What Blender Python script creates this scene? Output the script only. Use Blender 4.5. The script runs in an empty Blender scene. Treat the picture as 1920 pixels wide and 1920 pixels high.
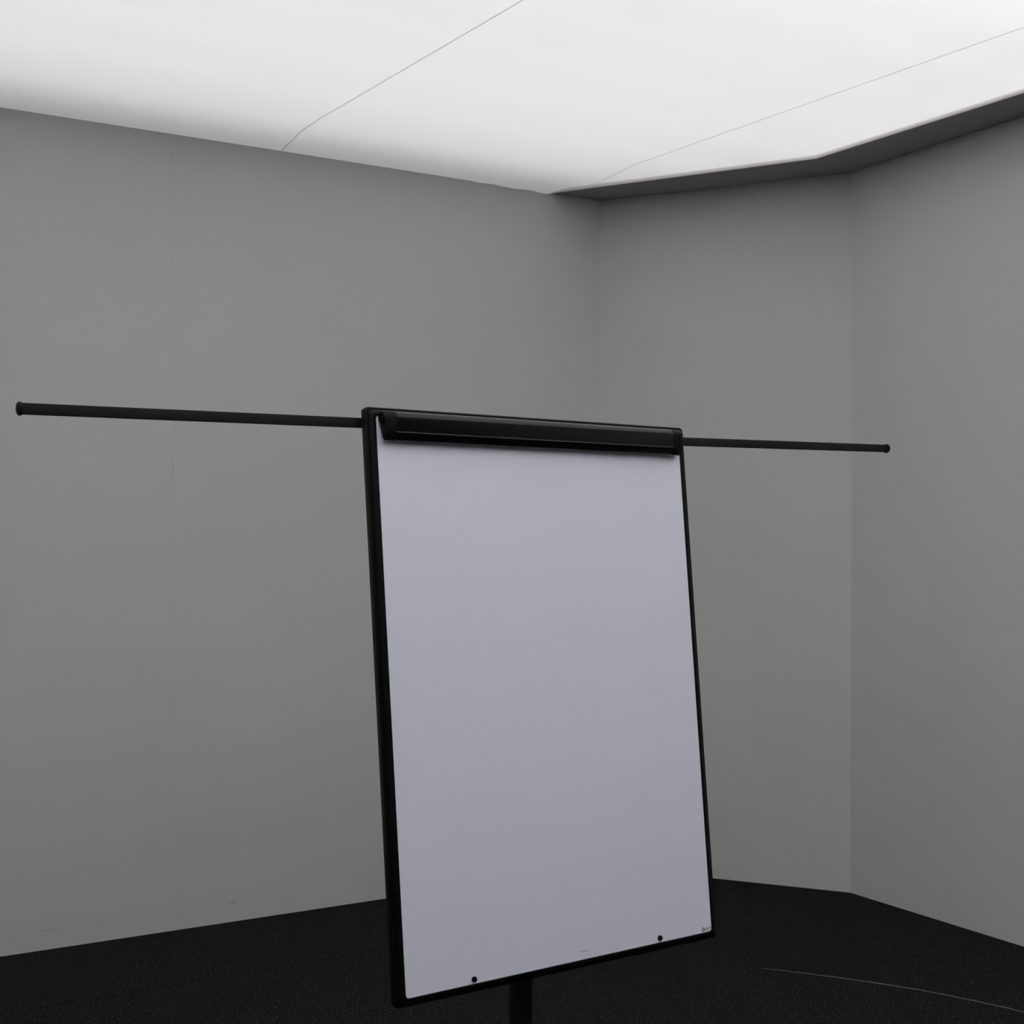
import bpy, bmesh, math
from mathutils import Vector, Matrix

sc = bpy.context.scene
COL = sc.collection

# ------------------------------------------------------------------ camera, world, exposure
cam = bpy.data.cameras.new('camera')
cam.sensor_width = 36.0
cam.lens = 36.0 * 2500.0 / 1920.0
cam.shift_y = 103.3 / 1920.0
cam.clip_start = 0.05
co = bpy.data.objects.new('camera', cam)
COL.objects.link(co)
co.matrix_world = (Matrix.Translation((0, 0, 1.3727)) @ Matrix.Rotation(math.pi / 2 - 0.01907, 4, 'X')
                   @ Matrix.Rotation(-0.0013, 4, 'Z'))
sc.camera = co

world = bpy.data.worlds.new('world')
world.use_nodes = True
world.node_tree.nodes['Background'].inputs[0].default_value = (0, 0, 0, 1)
sc.world = world

sc.view_settings.view_transform = 'Standard'
sc.view_settings.look = 'None'
sc.view_settings.gamma = 1
sc.view_settings.use_curve_mapping = False
sc.view_settings.exposure = 0.0

# room frame: A runs along the long left wall, B runs from that wall towards (and past) the camera
VA = Vector((0.8610, 0.5086, 0))
VB = Vector((0.5086, -0.8610, 0))


def ab(a, b, z=0.0):
    v = VA * a + VB * b
    return Vector((v.x, v.y, z))


def toab(p):
    p = Vector((p[0], p[1], 0))
    return p.dot(VA), p.dot(VB)


B_LEFT = -4.645          # face of the left wall
A_RIGHT = 3.770          # face of the right wall
A_FAR = -2.1             # wall beyond the left edge of the frame
B_REAR = 1.3             # wall behind the camera
Z_SOFFIT = 2.799
Z_SKIN = 2.811           # luminous fabric
Z_ROOF = 3.10            # underside of the light box
COR = Vector((0.352, 5.637, 0))
C2 = Vector((1.3195, 5.1834, 0))
a_cor = toab(COR)[0]
RIM_A, RIM_B, RIM_C = Vector((0.127, 5.523, 0)), Vector((1.134, 4.993, 0)), Vector((1.629, 4.265, 0))
RIM_A = ab(toab(RIM_A)[0], B_LEFT)
rc = toab(RIM_C)
RIM_D = ab(rc[0], B_REAR)

# lamps of the backlit ceiling: LED strips laid across the light box
LAMP_W_PER_M = 1.05
FILL_GAIN = 2.1            # added fill: rows mostly out of view boosted to brighten easel and walls
LAMP_COLOR = (1.0, 0.988, 1.0)


def rim_a_at(b):
    pts = [toab(p) for p in (RIM_A, RIM_B, RIM_C, RIM_D)]
    for (a0, b0), (a1, b1) in zip(pts, pts[1:]):
        if b0 <= b <= b1:
            return a0 + (a1 - a0) * (b - b0) / (b1 - b0)
    return pts[-1][0]


nrow = 19
for i in range(nrow):
    b = B_LEFT + 0.33 + i * (B_REAR - B_LEFT - 0.45) / (nrow - 1)
    a0, a1 = A_FAR + 0.15, rim_a_at(b) - 0.03
    ld = bpy.data.lights.new('led_strip', 'AREA')
    ld.shape = 'RECTANGLE'
    ld.size = a1 - a0
    ld.size_y = 0.06
    w = min(1.0, max(0.0, (b - B_LEFT - 2.05) / 1.35))
    ld.energy = LAMP_W_PER_M * (a1 - a0) * (1 + (FILL_GAIN - 1) * w * w * (3 - 2 * w))
    ld.color = LAMP_COLOR
    lo = bpy.data.objects.new('led_strip', ld)
    COL.objects.link(lo)
    c = ab((a0 + a1) / 2, b, Z_ROOF - 0.01)
    lo.matrix_world = Matrix.Translation(c) @ Matrix.Rotation(math.atan2(VA.y, VA.x), 4, 'Z')


# strips following the edge profile
for p0, p1, k in ((RIM_A.lerp(RIM_B, 0.35), RIM_B, 0.16), (RIM_B, RIM_C, 0.30), (RIM_C, RIM_D, 0.30)):
    t = (p1 - p0).normalized()
    inn = Vector((t.y, -t.x, 0))
    ld = bpy.data.lights.new('led_strip', 'AREA')
    ld.shape = 'RECTANGLE'
    ld.size = (p1 - p0).length
    ld.size_y = 0.04
    ld.energy = LAMP_W_PER_M * k * ld.size
    ld.color = LAMP_COLOR
    lo = bpy.data.objects.new('led_strip', ld)
    COL.objects.link(lo)
    c = (p0 + p1) / 2 + inn * 0.05
    lo.matrix_world = Matrix.Translation((c.x, c.y, Z_SKIN + 0.17)) @ Matrix.Rotation(math.atan2(t.y, t.x), 4, 'Z')


# ------------------------------------------------------------------ materials
def mat(name, color, rough=0.5, spec=0.5, metallic=0.0):
    m = bpy.data.materials.new(name)
    m.use_nodes = True
    b = m.node_tree.nodes['Principled BSDF']
    b.inputs['Base Color'].default_value = (*color, 1)
    b.inputs['Roughness'].default_value = rough
    b.inputs['Specular IOR Level'].default_value = spec
    b.inputs['Metallic'].default_value = metallic
    return m, m.node_tree.nodes, m.node_tree.links, b


def noise(nodes, links, scale, detail=3.0, rough=0.5):
    tc = nodes.new('ShaderNodeTexCoord')
    n = nodes.new('ShaderNodeTexNoise')
    n.inputs['Scale'].default_value = scale
    n.inputs['Detail'].default_value = detail
    n.inputs['Roughness'].default_value = rough
    links.new(tc.outputs['Object'], n.inputs['Vector'])
    return n


def ramp(nodes, links, src, stops):
    r = nodes.new('ShaderNodeValToRGB')
    el = r.color_ramp.elements
    while len(el) < len(stops):
        el.new(0.5)
    for e, (p, c) in zip(el, stops):
        e.position = p
        e.color = (*c, 1)
    links.new(src, r.inputs['Fac'])
    return r


def bump(nodes, links, b, src, strength, dist):
    bp = nodes.new('ShaderNodeBump')
    bp.inputs['Strength'].default_value = strength
    bp.inputs['Distance'].default_value = dist
    links.new(src, bp.inputs['Height'])
    links.new(bp.outputs['Normal'], b.inputs['Normal'])


# painted wall panels: warm light grey with a trace of mottling
M_WALL, n_, l_, b_ = mat('wall_paint', (0.5, 0.5, 0.49), 0.6, 0.25)
nz = noise(n_, l_, 1.6, 4)
rp = ramp(n_, l_, nz.outputs['Fac'], [(0.3, (0.645, 0.641, 0.616)), (0.7, (0.665, 0.659, 0.634))])
l_.new(rp.outputs['Color'], b_.inputs['Base Color'])
n2 = noise(n_, l_, 260, 2)
bump(n_, l_, b_, n2.outputs['Fac'], 0.06, 0.0006)

M_SOFFIT, *_ = mat('soffit_board', (0.36, 0.36, 0.35), 0.7, 0.2)
M_PLENUM, *_ = mat('light_box_white', (0.85, 0.85, 0.85), 0.8, 0.1)
M_DARKWALL, *_ = mat('charcoal_wall_paint', (0.11, 0.11, 0.11), 0.7, 0.2)
M_CORE, *_ = mat('panel_core', (0.12, 0.12, 0.115), 0.8, 0.1)

# translucent stretch fabric
M_SKIN = bpy.data.materials.new('luminous_fabric')
M_SKIN.use_nodes = True
n_, l_ = M_SKIN.node_tree.nodes, M_SKIN.node_tree.links
n_.remove(n_['Principled BSDF'])
tr = n_.new('ShaderNodeBsdfTranslucent')
tr.inputs['Color'].default_value = (0.9, 0.9, 0.905, 1)
df = n_.new('ShaderNodeBsdfDiffuse')
df.inputs['Color'].default_value = (0.9, 0.9, 0.9, 1)
mx = n_.new('ShaderNodeMixShader')
mx.inputs[0].default_value = 0.5
l_.new(tr.outputs[0], mx.inputs[1])
l_.new(df.outputs[0], mx.inputs[2])
l_.new(mx.outputs[0], n_['Material Output'].inputs['Surface'])

M_RIM = M_SKIN.copy()
M_RIM.name = 'white_edge_strip'
M_RIM.node_tree.nodes['Translucent BSDF'].inputs['Color'].default_value = (0.92, 0.88, 0.88, 1)
M_RIM.node_tree.nodes['Diffuse BSDF'].inputs['Color'].default_value = (0.92, 0.88, 0.88, 1)

# dark speckled needle-felt carpet
M_CARPET, n_, l_, b_ = mat('charcoal_carpet', (0.02, 0.02, 0.02), 0.95, 0.05)
nz = noise(n_, l_, 170, 3, 0.6)
rp = ramp(n_, l_, nz.outputs['Fac'], [(0.0, (0.006, 0.006, 0.006)), (0.55, (0.011, 0.011, 0.0108)),
                                      (0.64, (0.04, 0.04, 0.04)), (0.72, (0.20, 0.20, 0.20))])
l_.new(rp.outputs['Color'], b_.inputs['Base Color'])
bump(n_, l_, b_, nz.outputs['Fac'], 0.6, 0.003)
M_THREAD, *_ = mat('frayed_thread', (0.17, 0.17, 0.165), 0.9, 0.1)

# easel
M_BLACK, n_, l_, b_ = mat('satin_black_plastic', (0.0035, 0.0035, 0.0037), 0.42, 0.13)
nz = noise(n_, l_, 900, 2)
bump(n_, l_, b_, nz.outputs['Fac'], 0.08, 0.0003)
M_CLAMP, n_, l_, b_ = mat('glossy_black_clamp', (0.003, 0.0029, 0.0030), 0.2, 0.32)
M_CAP, *_ = mat('matt_black_cap', (0.0035, 0.0035, 0.0037), 0.4, 0.13)
M_METAL, n_, l_, b_ = mat('black_powder_coat', (0.016, 0.016, 0.0165), 0.5, 0.06)
nz = noise(n_, l_, 700, 2)
bump(n_, l_, b_, nz.outputs['Fac'], 0.1, 0.0003)
M_STUD, *_ = mat('black_stud', (0.004, 0.004, 0.0045), 0.5, 0.15)
M_INK_RED, *_ = mat('dark_red_ink', (0.16, 0.03, 0.07), 0.5, 0.3)
M_INK_GREY, *_ = mat('grey_ink', (0.13, 0.12, 0.16), 0.5, 0.3)
M_INK_PINK, *_ = mat('pale_red_ink', (0.42, 0.26, 0.33), 0.5, 0.3)
M_SCUFF, *_ = mat('scuff_grey', (0.33, 0.33, 0.37), 0.6, 0.3)
# enamel whiteboard with tiny specks left by markers
M_BOARD, n_, l_, b_ = mat('whiteboard_enamel', (0.68, 0.70, 0.79), 0.35, 0.4)
tc = n_.new('ShaderNodeTexCoord')
vo = n_.new('ShaderNodeTexVoronoi')
vo.inputs['Scale'].default_value = 9.0
l_.new(tc.outputs['Object'], vo.inputs['Vector'])
rp = ramp(n_, l_, vo.outputs['Distance'], [(0.0, (0.45, 0.46, 0.5)), (0.013, (0.50, 0.51, 0.56)),
                                           (0.016, (0.79, 0.815, 0.91)), (1.0, (0.79, 0.815, 0.91))])
l_.new(rp.outputs['Color'], b_.inputs['Base Color'])


# ------------------------------------------------------------------ helpers
def link(name, bm, m, parent=None, smooth=None):
    me = bpy.data.meshes.new(name)
    bmesh.ops.recalc_face_normals(bm, faces=bm.faces)
    bm.to_mesh(me)
    bm.free()
    me.materials.append(m)
    if smooth is not None:
        for p in me.polygons:
            p.use_smooth = True
        me.set_sharp_from_angle(angle=math.radians(smooth))
    o = bpy.data.objects.new(name, me)
    COL.objects.link(o)
    if parent:
        o.parent = parent
    return o


def struct(o, label, cat):
    o['kind'] = 'structure'
    o['label'] = label
    o['category'] = cat
    return o


def prism(bm, pts, z0, z1):
    lo = [bm.verts.new((p[0], p[1], z0)) for p in pts]
    hi = [bm.verts.new((p[0], p[1], z1)) for p in pts]
    bm.faces.new(lo[::-1])
    bm.faces.new(hi)
    n = len(pts)
    for i in range(n):
        bm.faces.new((lo[i], lo[(i + 1) % n], hi[(i + 1) % n], hi[i]))
    return bm


def box(bm, c, s, M=None, bev=0.0):
    r = bmesh.ops.create_cube(bm, size=1.0)
    T = Matrix.Translation(c) @ Matrix.Diagonal((*s, 1))
    bmesh.ops.transform(bm, matrix=T, verts=r['verts'])
    if bev:
        es = list({e for v in r['verts'] for e in v.link_edges})
        nv = bmesh.ops.bevel(bm, geom=es, offset=bev, segments=2, affect='EDGES', profile=0.5)
    return bm


def strip(p0, p1, out, off0, off1):
    """plan rectangle along p0-p1, from off0 to off1 along the unit vector out"""
    return [p0 + out * off0, p1 + out * off0, p1 + out * off1, p0 + out * off1]


# ------------------------------------------------------------------ room shell
PANEL = 0.012
GAP = 0.00012


def build_wall(name, label, p0, p1, inward, cuts, ext0=0.0, ext1=0.0, z1=Z_ROOF, top=None, m=None):
    """wall from p0 to p1 (the visible face line); a dark core slab behind panels of paint-finished board"""
    d = (p1 - p0).normalized()
    L = (p1 - p0).length
    bm = bmesh.new()
    prism(bm, strip(p0 - d * ext0, p1 + d * ext1, inward, -PANEL, -0.10), 0, z1)
    w = struct(link(name, bm, M_CORE), label, 'wall')
    edges = [0.0] + list(cuts) + [L]
    for i, (s0, s1) in enumerate(zip(edges, edges[1:])):
        g0 = 0.0 if i == 0 else GAP
        g1 = 0.0 if i == len(edges) - 2 else GAP
        bm = bmesh.new()
        prism(bm, strip(p0 + d * (s0 + g0), p0 + d * (s1 - g1), inward, -PANEL, 0.0), 0.0, top or z1)
        link('wall_panel', bm, m or M_WALL, w)
    return w


# left wall (runs from beyond the left edge of the frame to the far corner)
pL = ab(A_FAR, B_LEFT)
COR = ab(a_cor, B_LEFT)
s_seam = 1.363 - A_FAR
build_wall('wall_left', 'long matt grey panelled wall left of the easel, under the glowing ceiling', pL, COR, VB,
           [s_seam - 1.81, s_seam], ext1=0.08)
# two faint smudges near its foot
M_SMUDGE, *_ = mat('wall_smudge', (0.52, 0.51, 0.50), 0.8, 0.1)
wl = bpy.data.objects['wall_left']
for a_, z_, w_, h_ in ((1.572, 0.0694, 0.015, 0.005), (0.957, 0.068, 0.004, 0.004), (0.925, 0.067, 0.028, 0.002)):
    bm = bmesh.new()
    ring = []
    for k in range(12):
        t_ = 2 * math.pi * k / 12
        p_ = ab(a_ + w_ * math.cos(t_), B_LEFT + 0.0002, z_ + h_ * math.sin(t_ + 0.6))
        ring.append(bm.verts.new(p_))
    bm.faces.new(ring)
    link('smudge', bm, M_SMUDGE, wl)
# angled wall across the corner
d = (C2 - COR).normalized()
inw = Vector((d.y, -d.x, 0))
build_wall('wall_back', 'narrow grey angled wall behind the right half of the easel', COR, C2, inw, [0.655], ext1=0.03, top=Z_ROOF)
# right wall
R1 = ab(A_RIGHT, B_REAR)
C2R = ab(A_RIGHT, toab(C2)[1])
build_wall('wall_right', 'grey panelled wall at the right edge, bending off the angled wall', C2, R1, -VA,
           [0.415, 1.615, 2.815, 4.015], ext1=0.1)
build_wall('wall_rear', 'charcoal wall behind the camera', R1, ab(A_FAR, B_REAR), -VB, [1.5, 3.0, 4.5], ext1=0.1, m=M_DARKWALL)
build_wall('wall_far', 'charcoal wall closing the room beyond the left edge', ab(A_FAR, B_REAR), pL, VA, [1.5, 3.0, 4.5], ext1=0.1, m=M_DARKWALL)

# floor slab with two lengths of carpet
outline = [ab(A_FAR, B_LEFT), COR, C2, R1, ab(A_FAR, B_REAR)]
bm = bmesh.new()
prism(bm, [ab(A_FAR - .1, B_LEFT - .1), ab(a_cor + .15, B_LEFT - .1), ab(A_RIGHT + .15, toab(C2)[1] - .05),
           ab(A_RIGHT + .1, B_REAR + .1), ab(A_FAR - .1, B_REAR + .1)], -0.12, -0.006)
floor = struct(link('floor', bm, M_CORE), 'dark charcoal speckled carpet floor', 'floor')
BS = -4.07
t = (BS - toab(COR)[1]) / (toab(C2)[1] - toab(COR)[1])
cut_r = COR.lerp(C2, t)
e = VB * 0.0012
bm = bmesh.new()
prism(bm, [ab(A_FAR, B_LEFT), COR, cut_r - e, ab(A_FAR, BS) - e], -0.006, 0.0)
link('carpet_sheet', bm, M_CARPET, floor)
bm = bmesh.new()
prism(bm, [ab(A_FAR, BS) + e, cut_r + e, C2, R1, ab(A_FAR, B_REAR)], -0.006, 0.0)
link('carpet_sheet', bm, M_CARPET, floor)


def tube(bm, pts, rad, seg=8):
    rings = []
    n = len(pts)
    for i, p in enumerate(pts):
        t = (pts[min(i + 1, n - 1)] - pts[max(i - 1, 0)]).normalized()
        u = t.cross(Vector((0, 0, 1)))
        if u.length < 1e-4:
            u = Vector((1, 0, 0))
        u.normalize()
        v = u.cross(t)
        r = rad(i / (n - 1)) if callable(rad) else rad
        rings.append([bm.verts.new(p + (u * math.cos(2 * math.pi * k / seg) + v * math.sin(2 * math.pi * k / seg)) * r)
                      for k in range(seg)])
    for a_, b_ in zip(rings, rings[1:]):
        for k in range(seg):
            bm.faces.new((a_[k], a_[(k + 1) % seg], b_[(k + 1) % seg], b_[k]))
    bm.faces.new(rings[0][::-1])
    bm.faces.new(rings[-1])


# pale frayed carpet seam on the right of the floor
q = [Vector((0.80, 4.262, 0)), Vector((0.886, 4.228, 0)), Vector((1.05, 4.155, 0)), Vector((1.239, 4.054, 0)), Vector((1.37, 3.960, 0)),
     Vector((1.49, 3.859, 0)), Vector((1.75, 3.62, 0)), Vector((2.05, 3.32, 0))]
pts = []
for i in range(len(q) - 1):
    p0, p1, p2, p3 = q[max(i - 1, 0)], q[i], q[i + 1], q[min(i + 2, len(q) - 1)]
    for k in range(10):
        t = k / 10
        p = 0.5 * ((2 * p1) + (p2 - p0) * t + (2 * p0 - 5 * p1 + 4 * p2 - p3) * t * t + (3 * p1 - p0 - 3 * p2 + p3) * t ** 3)
        j = len(pts)
        p = p + Vector((math.sin(j * 2.3), math.cos(j * 1.7), 0)) * 0.0009
        p.z = 0.0006 + 0.0005 * math.sin(j * 1.1)
        pts.append(p)
bm = bmesh.new()
tube(bm, pts, lambda t: 0.0004 + 0.0011 * min(1, t * 3.0), 6)
link('seam_thread', bm, M_THREAD, floor)['label'] = 'pale frayed seam line in the carpet'

# ------------------------------------------------------------------ luminous ceiling
bm = bmesh.new()
prism(bm, [ab(A_FAR - .1, B_LEFT - .1), ab(a_cor + .15, B_LEFT - .1), ab(A_RIGHT + .15, toab(C2)[1] - .05),
           ab(A_RIGHT + .1, B_REAR + .1), ab(A_FAR - .1, B_REAR + .1)], Z_ROOF, Z_ROOF + 0.1)
ceiling = struct(link('ceiling', bm, M_PLENUM), 'glowing white backlit stretch-fabric ceiling', 'ceiling')

K = (Z_SKIN - 1.3727) / (2.8 - 1.3727)
S1 = [Vector((0.03, 3.542, 0)) * K, Vector((-0.645, 4.522, 0)) * K]
S1x = [Vector((-0.735, 4.668, 0)) * K]
d1 = (S1[0] - S1[1]).normalized()
S2 = [Vector((1.424, 3.732, 0)) * K, Vector((0.604, 4.882, 0)) * K]
d2 = (S2[0] - S2[1]).normalized()


def to_b(p, d, b):
    return p + d * ((b - toab(p)[1]) / toab(d)[1])


s1_front = to_b(S1[0], d1, B_REAR)
s1_wall = to_b(Vector((-0.847, 4.909, 0)), VB, B_LEFT)
s1 = [s1_front, S1[0], S1[1], S1x[0], Vector((-0.80, 4.80, 0)) * K, s1_wall]
s2_front = to_b(S2[0], d2, B_REAR)
# seam 2 runs into the rim
p2 = Vector((0.461, 5.088, 0)) * K
s2_rim = RIM_A + (RIM_B - RIM_A) * ((-4.47 - toab(RIM_A)[1]) / (toab(RIM_B)[1] - toab(RIM_A)[1]))
s2 = [s2_front, S2[0], S2[1], p2, s2_rim]
s0 = [ab(toab(s1_front)[0] - 1.3, B_REAR), ab(toab(s1_wall)[0] - 1.26, B_LEFT)]


# lower edge of the fabric where it is tucked against the left wall, puckered towards the corner: (A position, z)
TUCK = [(A_FAR, 2.8005), (1.40, 2.8005), (2.30, 2.8000), (2.52, 2.7993), (2.56, 2.7992), (2.60, 2.7967), (2.66, 2.7995), (2.70, 2.7962),
        (2.77, 2.7950), (2.80, 2.7978), (2.85, 2.7985), (2.865, 2.7950), (2.905, 2.7930), (2.925, 2.7968), (2.955, 2.7950), (toab(RIM_A)[0], 2.7965)]
B_TUCK = B_LEFT + 0.12


def tuck_z(a):
    for (a0, z0), (a1, z1) in zip(TUCK, TUCK[1:]):
        if a <= a1:
            return z0 + (z1 - z0) * (a - a0) / (a1 - a0)
    return TUCK[-1][1]


def fabric(poly, wall=None, end=None):
    """one sheet of fabric; wall = (a0, a1) is its stretch of the left wall, whose edge dips to the tuck line"""
    bm = bmesh.new()
    bm.faces.new([bm.verts.new((p.x, p.y, Z_SKIN)) for p in poly])
    bmesh.ops.triangulate(bm, faces=bm.faces)
    if wall:
        al = [wall[0]] + [a for a, z in TUCK if wall[0] < a < wall[1]] + [wall[1]]
        rows = []
        for a in al:
            lo, hi = ab(a, B_LEFT, tuck_z(a)), ab(a, B_TUCK, Z_SKIN)
            if a == al[-1] and end:
                hi = Vector((end.x, end.y, Z_SKIN))
            col = []
            for k in range(6):
                v = lo.lerp(hi, k / 5)
                v.z = Z_SKIN - (Z_SKIN - lo.z) * (1 - k / 5) ** 2
                col.append(bm.verts.new(v))
            rows.append(col)
        for a_, b_ in zip(rows, rows[1:]):
            for k in range(5):
                bm.faces.new((a_[k], a_[k + 1], b_[k + 1], b_[k]))
    link('ceiling_panel', bm, M_SKIN, ceiling, 60)


def at_tuck(p):
    return ab(toab(p)[0], B_TUCK)


wa = [A_FAR, toab(s0[1])[0], toab(s1_wall)[0], toab(RIM_A)[0]]
RIM_T = RIM_A + (RIM_B - RIM_A) * ((B_TUCK - toab(RIM_A)[1]) / (toab(RIM_B)[1] - toab(RIM_A)[1]))
fabric([ab(A_FAR, B_REAR), s0[0], at_tuck(s0[1]), ab(A_FAR, B_TUCK)], (wa[0], wa[1]))
fabric([at_tuck(s0[1]), s0[0]] + s1[:-2] + [at_tuck(s1[-1])], (wa[1], wa[2]))
fabric([at_tuck(s1[-1])] + s1[:-2][::-1] + s2 + [RIM_T], (wa[2], wa[3]), RIM_T)
fabric(s2[::-1] + [RIM_D, RIM_C, RIM_B])


M_SEAM = M_SKIN.copy()
M_SEAM.name = 'fabric_seam'
M_SEAM.node_tree.nodes['Mix Shader'].inputs[0].default_value = 0.5
for k_ in ('Translucent BSDF', 'Diffuse BSDF'):
    M_SEAM.node_tree.nodes[k_].inputs['Color'].default_value = (0.83, 0.83, 0.835, 1)
def down_tuck(p):
    return [p.lerp(at_tuck(p), 1 - k / 5) for k in range(6)]


def seam_z(p):
    a, b = toab(p)
    t = (b - B_LEFT) / (B_TUCK - B_LEFT)
    return Z_SKIN if t >= 1 or a > 2.9 else Z_SKIN - (Z_SKIN - tuck_z(a)) * (1 - t) ** 2


for s in ([s0[0]] + down_tuck(s0[1]), s1[:-2] + down_tuck(s1[-1]), s2):
    bm = bmesh.new()
    rows = []
    for i, p in enumerate(s):
        t = (s[min(i + 1, len(s) - 1)] - s[max(i - 1, 0)]).normalized()
        u = Vector((t.y, -t.x, 0)) * 0.0022
        z = seam_z(p)
        rows.append([bm.verts.new((p.x + f * u.x, p.y + f * u.y, z - 0.0004)) for f in (-1, 1)])
    for a_, b_ in zip(rows, rows[1:]):
        bm.faces.new((a_[0], a_[1], b_[1], b_[0]))
    link('ceiling_seam', bm, M_SEAM, ceiling)

# soffit: dropped border between the rim and the angled / right walls
def offset_path(path, off):
    """path offset towards the walls (to the right-hand side of travel when off>0)"""
    out = []
    n = len(path)
    for i, p in enumerate(path):
        ns = []
        for a_, b_ in ((i - 1, i), (i, i + 1)):
            if a_ >= 0 and b_ < n:
                t = (path[b_] - path[a_]).normalized()
                ns.append(Vector((-t.y, t.x, 0)))
        m = sum(ns, Vector()) / len(ns)
        m = m / m.dot(ns[0])
        out.append(p + m * off)
    return out


RIM = [RIM_A, RIM_B, RIM_C, RIM_D]
RW = 0.035
rim_in = RIM
rim_out = offset_path(RIM, RW)
rim_out[0] = RIM_A + VA * (RW * 2)
bm = bmesh.new()
so = offset_path(RIM, 0.003)
so[0] = RIM_A + VA * 0.006
prism(bm, so + [R1, C2, COR], Z_SOFFIT, Z_SOFFIT + 0.004)
bmesh.ops.triangulate(bm, faces=[f for f in bm.faces if len(f.verts) > 4])
struct(link('trim_1', bm, M_SOFFIT), 'shadowed grey soffit border between the glowing ceiling and the angled walls', 'soffit')
# inner side of the light box, standing on the soffit
bm = bmesh.new()
side_in = [p.copy() for p in rim_out]
side_out = offset_path(RIM, RW + 0.015)
side_out[0] = RIM_A + VA * (RW * 2 + 0.03)
prism(bm, side_in + side_out[::-1], Z_SOFFIT + 0.004, Z_ROOF)
bmesh.ops.triangulate(bm, faces=[f for f in bm.faces if len(f.verts) > 4])
link('light_box_side', bm, M_PLENUM, ceiling)


def rim_piece(p0, p1, w0, w1):
    """translucent edge strip between the fabric and the soffit, lit from inside the light box"""
    prof = [(0.0, Z_SKIN), (0.0012, Z_SKIN - 0.0025), (0.0, Z_SKIN - 0.0045), (0.0, Z_SOFFIT - 0.002), (0.004, Z_SOFFIT - 0.002)]
    bm = bmesh.new()
    rows = []
    for p, w in ((p0, w0), (p1, w1)):
        rows.append([bm.verts.new((p.x + w.x * x, p.y + w.y * x, z)) for x, z in prof])
    for k in range(len(prof) - 1):
        bm.faces.new((rows[0][k], rows[0][k + 1], rows[1][k + 1], rows[1][k]))
    return bm


mit = [(o - i) / RW for i, o in zip(rim_in, rim_out)]
names = ('white ceiling edge profile along the angled wall', 'white ceiling edge profile along the right wall',
         'white ceiling edge profile running on beyond the right edge')
for i in range(3):
    struct(link('trim_%d' % (i + 2), rim_piece(RIM[i], RIM[i + 1], mit[i], mit[i + 1]), M_RIM), names[i], 'trim')

# ------------------------------------------------------------------ flip chart easel
# board frame: local x = along the board to the right, local y = up the board, local z = out of its face
EX = Vector((0.82159784, 0.57005756, -0.00337136))
UP = Vector((-0.05715158, 0.08825125, 0.99445735))
NN = EX.cross(UP)
T0 = Vector((-0.25631, 2.32424, 1.3727 + 0.23579))
BW, BH = 0.7388, 1.0309
POLE = Vector((0.0155, 2.575, 0.0))

easel = bpy.data.objects.new('flipchart_easel', None)
COL.objects.link(easel)
easel.location = POLE
easel['label'] = 'black framed whiteboard flip chart easel with clamp bar and two outstretched side arms'
easel['category'] = 'easel'
BM_W = Matrix(((EX.x, UP.x, NN.x, T0.x), (EX.y, UP.y, NN.y, T0.y), (EX.z, UP.z, NN.z, T0.z), (0, 0, 0, 1)))
BL = Matrix.Translation(-POLE) @ BM_W         # board space -> easel space


def part(name, bm, m, parent=None, smooth=30, label=None, board=True):
    """mesh given in board space (u right, -v up, d out); stored under the easel"""
    o = link(name, bm, m, parent or easel, smooth)
    if board and parent is None:
        o.matrix_local = BL
    if label:
        o['label'] = label
    return o


def rrect(iu, iv, r, d, n=6):
    """rounded rectangle loop, inset by iu / iv"""
    x0, x1, y0, y1 = iu, BW - iu, -(BH - iv), -iv
    pts = []
    for cx, cy, a0 in ((x1 - r, y1 - r, 0), (x0 + r, y1 - r, 90), (x0 + r, y0 + r, 180), (x1 - r, y0 + r, 270)):
        for k in range(n + 1):
            a = math.radians(a0 + 90 * k / n)
            pts.append((cx + r * math.cos(a), cy + r * math.sin(a), d))
    return pts


# frame: swept profile (inset, depth, corner radius)
prof = [(0.0006, -0.014, .008), (0.0, -0.013, .0085), (0.0, -0.0015, .0085), (0.0012, 0.0002, .0085), (0.0036, 0.0008, .008), (0.0042, -0.0004, .008),
        (0.0052, -0.0004, .008), (0.0062, 0.0022, .008), (0.0085, 0.0048, .0085), (0.0115, 0.0062, .0085), (0.0162, 0.0066, .008),
        (0.0180, 0.0060, .0072), (0.0184, 0.0050, .007), (0.0184, -0.014, .007)]
bm = bmesh.new()
loops = [[bm.verts.new(p) for p in rrect(i, i * 0.86, r, d)] for i, d, r in prof]
for a_, b_ in zip(loops, loops[1:] + loops[:1]):
    n = len(a_)
    for k in range(n):
        bm.faces.new((a_[k], a_[(k + 1) % n], b_[(k + 1) % n], b_[k]))
part('frame', bm, M_BLACK, smooth=35)

bm = bmesh.new()
lo = [bm.verts.new(p) for p in rrect(0.0184, 0.0184 * .86, .007, -0.010)]
hi = [bm.verts.new(p) for p in rrect(0.0184, 0.0184 * .86, .007, 0.0052)]
bm.faces.new(lo[::-1])
bm.faces.new(hi)
for k in range(len(lo)):
    bm.faces.new((lo[k], lo[(k + 1) % len(lo)], hi[(k + 1) % len(lo)], hi[k]))
board = part('whiteboard', bm, M_BOARD, smooth=None)

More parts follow.
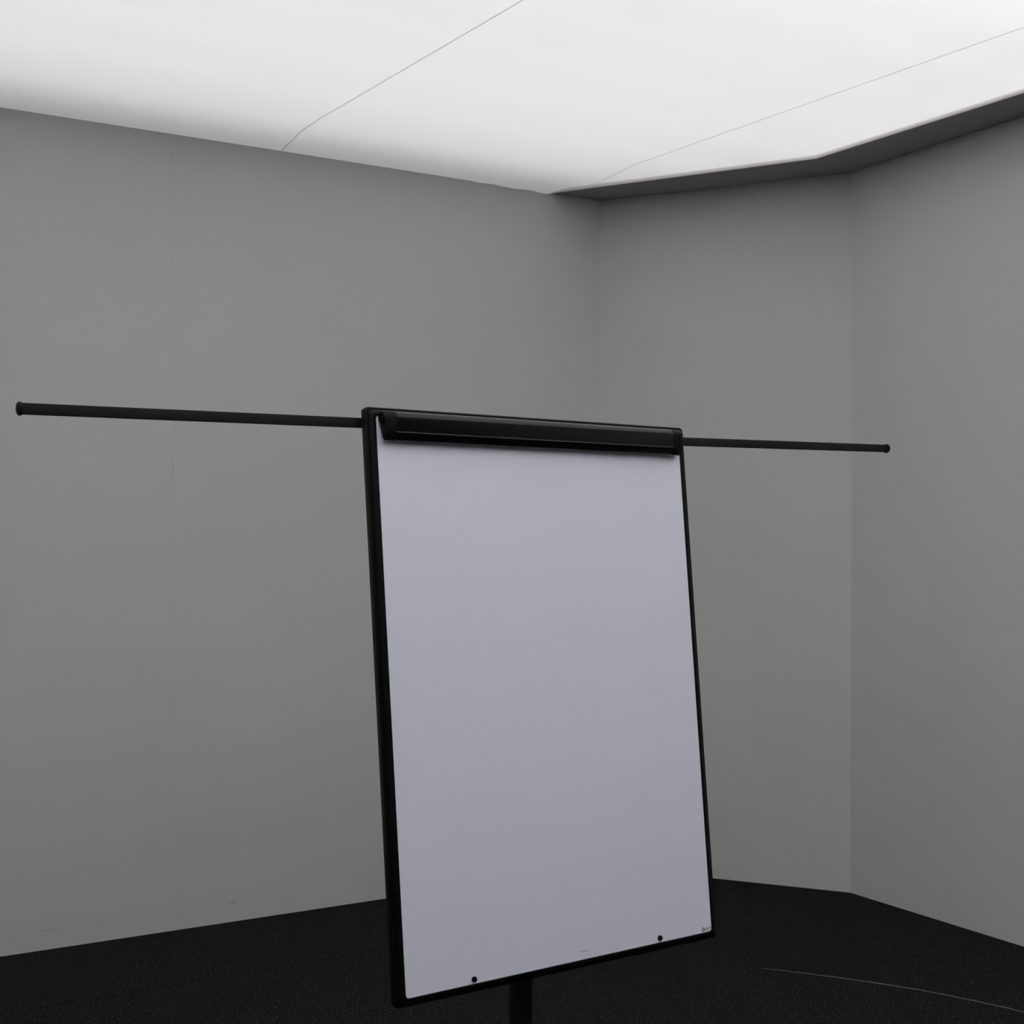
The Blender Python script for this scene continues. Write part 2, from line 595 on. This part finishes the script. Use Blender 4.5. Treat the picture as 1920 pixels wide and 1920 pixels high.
# studs near the bottom edge
def lathe(bm, prof, M, seg=24):
    rings = []
    for r, z in prof:
        rings.append([bm.verts.new(M @ Vector((r * math.cos(2 * math.pi * k / seg), r * math.sin(2 * math.pi * k / seg), z)))
                      for k in range(seg)] if r > 1e-6 else [bm.verts.new(M @ Vector((0, 0, z)))])
    for a_, b_ in zip(rings, rings[1:]):
        for k in range(seg):
            if len(a_) == 1:
                bm.faces.new((a_[0], b_[k], b_[(k + 1) % seg]))
            elif len(b_) == 1:
                bm.faces.new((a_[k], a_[(k + 1) % seg], b_[0]))
            else:
                bm.faces.new((a_[k], a_[(k + 1) % seg], b_[(k + 1) % seg], b_[k]))


for u, v in ((0.1560, 1.0072), (0.5845, 1.0063)):
    bm = bmesh.new()
    lathe(bm, [(0, 0.0), (.0048, 0.0), (.0050, .0028), (.0044, .0042), (.0034, .0046), (.0030, .0040), (0, .0038)],
          Matrix.Translation((u, -v, 0.0052)))
    part('stud', bm, M_STUD, smooth=40)

# small printed mark: drop-shaped ring with two short lines of unreadable print
def flat_ring(bm, c, ro, ri, d, a0, a1, n=14, sy=1.25):
    rows = []
    for k in range(n + 1):
        a = math.radians(a0 + (a1 - a0) * k / n)
        rows.append([bm.verts.new((c[0] + r * math.cos(a), c[1] + r * math.sin(a) * sy, d)) for r in (ro, ri)])
    for a_, b_ in zip(rows, rows[1:]):
        bm.faces.new((a_[0], b_[0], b_[1], a_[1]))


D = 0.0054
cx, cy = 0.6985, -1.0092
bm = bmesh.new()
flat_ring(bm, (cx, cy), .0034, .0019, D, 160, 380)
logo = part('logo_mark', bm, M_INK_RED, smooth=None, label='tiny dark red and grey printed mark in the lower right corner')
bm = bmesh.new()
flat_ring(bm, (cx, cy), .0034, .0021, D, 20, 160)
part('logo_arc', bm, M_INK_GREY, parent=logo, smooth=None)


def quad(bm, x0, x1, y0, y1, d):
    bm.faces.new([bm.verts.new(p) for p in ((x0, y0, d), (x1, y0, d), (x1, y1, d), (x0, y1, d))])


for x0, x1, y, h, m in ((.7030, .7140, -1.0080, .0016, M_INK_PINK), (.7146, .7190, -1.0078, .0019, M_INK_GREY),
                        (.7030, .7080, -1.0112, .0010, M_INK_PINK), (.7082, .7140, -1.0110, .0010, M_INK_GREY)):
    bm = bmesh.new()
    quad(bm, x0, x1, y - h / 2, y + h / 2, D)
    part('logo_line', bm, m, parent=logo, smooth=None)

bm = bmesh.new()
n = 10
pts = [(0.393 + 0.0085 * (1 + math.cos(a)) , -1.0002 - 0.0007 * math.sin(a) + 0.0004 * math.cos(a), D)
       for a in [2 * math.pi * k / n for k in range(n)]]
bm.faces.new([bm.verts.new(p) for p in pts])
part('scuff_mark', bm, M_SCUFF, parent=None, smooth=None)

# clamp bar: profile in (d, v), swept along u
CU0, CU1 = 0.0243, 0.7122


def clamp_profile(grow=0.0, ridge=True):
    pts = [(0.0068, 0.0155), (0.0072, 0.0135)]
    cd, cv, r = 0.0165, 0.0212, 0.0120 + grow
    for k in range(11):
        a = math.radians(125 - 125 * k / 10)
        pts.append((cd + r * math.cos(a), cv - r * math.sin(a)))
    g = grow
    if ridge:
        pts += [(0.0272 + g, 0.032), (0.0256 + g, 0.0425), (0.0250 + g, 0.0455), (0.0262 + g, 0.0468), (0.0264 + g, 0.0480), (0.0244 + g, 0.0500)]
    else:
        pts += [(0.0274 + g, 0.032), (0.0264 + g, 0.0425), (0.0252 + g, 0.0500)]
    pts += [(0.0205 + g, 0.0585 + g), (0.0195 + g, 0.0602 + g), (0.0178, 0.0608 + g), (0.0160, 0.0600), (0.0120, 0.0480), (0.0075, 0.0360), (0.0068, 0.0300)]
    return pts


def sweep_u(bm, sections):
    rows = [[bm.verts.new((u, -v, d)) for d, v in pr] for u, pr in sections]
    n = len(rows[0])
    for a_, b_ in zip(rows, rows[1:]):
        for k in range(n):
            bm.faces.new((a_[k], a_[(k + 1) % n], b_[(k + 1) % n], b_[k]))
    bm.faces.new(rows[0][::-1])
    bm.faces.new(rows[-1])


def scaled(pr, s, cd=0.016, cv=0.036):
    return [(cd + (d - cd) * s, cv + (v - cv) * s) for d, v in pr]


bm = bmesh.new()
sweep_u(bm, [(CU0 + 0.0235, clamp_profile()), (CU1 - 0.0235, clamp_profile())])
clamp = part('clamp_bar', bm, M_CLAMP, smooth=28)
for s in (1, -1):
    u0 = CU0 if s == 1 else CU1
    bm = bmesh.new()
    P = clamp_profile(0.0005, False)
    sweep_u(bm, [(u0, scaled(P, 0.90)), (u0 + s * 0.0012, scaled(P, 0.97)), (u0 + s * 0.0035, P), (u0 + s * 0.0215, P),
                 (u0 + s * 0.0228, scaled(P, 0.985)), (u0 + s * 0.0232, scaled(P, 0.93))])
    part('end_cap', bm, M_CAP, parent=clamp, smooth=28)
    # hinge knuckle standing out of the end
    bm = bmesh.new()
    lathe(bm, [(0, 0.004), (.0100, 0.004), (.0112, 0.0), (.0106, -.0018), (.0088, -.0025), (.0078, -.0025), (.0074, -.0018), (0, -.0018)],
          Matrix.Translation((u0, -0.0212, 0.0165)) @ Matrix.Rotation(math.pi / 2 * s, 4, 'Y'), 28)
    part('hinge_knuckle', bm, M_CAP, parent=clamp, smooth=35)

# telescopic side arms behind the board
def arm(p_in, p_out):
    a, b = Vector((p_in[0], -p_in[1], -0.0225)), Vector((p_out[0], -p_out[1], -0.0225))
    L = (b - a).length
    ang = math.atan2(b.y - a.y, b.x - a.x)
    M = Matrix.Translation(a) @ Matrix.Rotation(ang, 4, 'Z')
    bm = bmesh.new()
    box(bm, (L / 2, 0, 0), (L, 0.0172, 0.0075), bev=0.0012)
    bmesh.ops.transform(bm, matrix=M, verts=bm.verts)
    o = part('side_arm', bm, M_METAL, smooth=35)
    bm = bmesh.new()
    lathe(bm, [(0, -0.001), (.0098, -0.001), (.0106, 0.0), (.0106, .0022), (.0098, .0042), (.0072, .0056), (.0038, .0062), (0, .0064)],
          M @ Matrix.Translation((L - 0.001, 0, 0)) @ Matrix.Rotation(math.pi / 2, 4, 'Y'), 28)
    part('arm_end_cap', bm, M_METAL, parent=o, smooth=35)
    return o


def on_line(p, q, u):
    return (u, p[1] + (q[1] - p[1]) * (u - p[0]) / (q[0] - p[0]))


LO, LI = (-0.576, 0.0343), (0.0145, 0.0250)
RI, RO = (0.7640, 0.0238), (1.397, 0.0111)
arm(on_line(LO, LI, 0.06), LO)
arm(on_line(RI, RO, 0.68), RO)
bm = bmesh.new()
box(bm, (BW / 2, -0.0245, -0.0225), (BW - 0.05, 0.030, 0.016), bev=0.002)
part('arm_rail', bm, M_METAL, smooth=35)

# pole, tilt bracket, round foot (easel space: origin at the pole's foot)
bm = bmesh.new()
lathe(bm, [(0, .02), (.0235, .02), (.0235, .92), (.0228, .925), (.0195, .925), (.0195, 1.42), (.018, 1.425), (0, 1.425)], Matrix.Identity(4), 32)
part('pole', bm, M_METAL, smooth=35, board=False)
bm = bmesh.new()
lathe(bm, [(0, 0), (.25, 0), (.255, .004), (.255, .010), (.248, .015), (.06, .022), (.045, .028), (.032, .05), (.0245, .055), (0, .055)],
      Matrix.Identity(4), 48)
part('foot_plate', bm, M_METAL, smooth=35, board=False)
# bracket bridging pole and board back, at about two thirds of the pole
bm = bmesh.new()
zc = 1.30
vv = (T0.z + (-NN * 0).z - zc) / UP.z
pb = T0 + EX * (BW / 2) - UP * vv - NN * 0.011 - POLE      # on the board's back
pp = Vector((0, 0, pb.z))
dirv = (pb - pp)
Lb = dirv.length
rot = Matrix.Rotation(math.atan2(dirv.y, dirv.x), 4, 'Z')
box(bm, (Lb / 2 + 0.005, 0, pb.z), (Lb - 0.002, 0.05, 0.07), bev=0.003)
bmesh.ops.transform(bm, matrix=rot, verts=bm.verts)
part('tilt_bracket', bm, M_METAL, smooth=35, board=False)
bm = bmesh.new()
box(bm, (BW / 2, -0.315, -0.0125), (0.12, 0.16, 0.006), bev=0.001)
part('mounting_plate', bm, M_METAL, smooth=35)
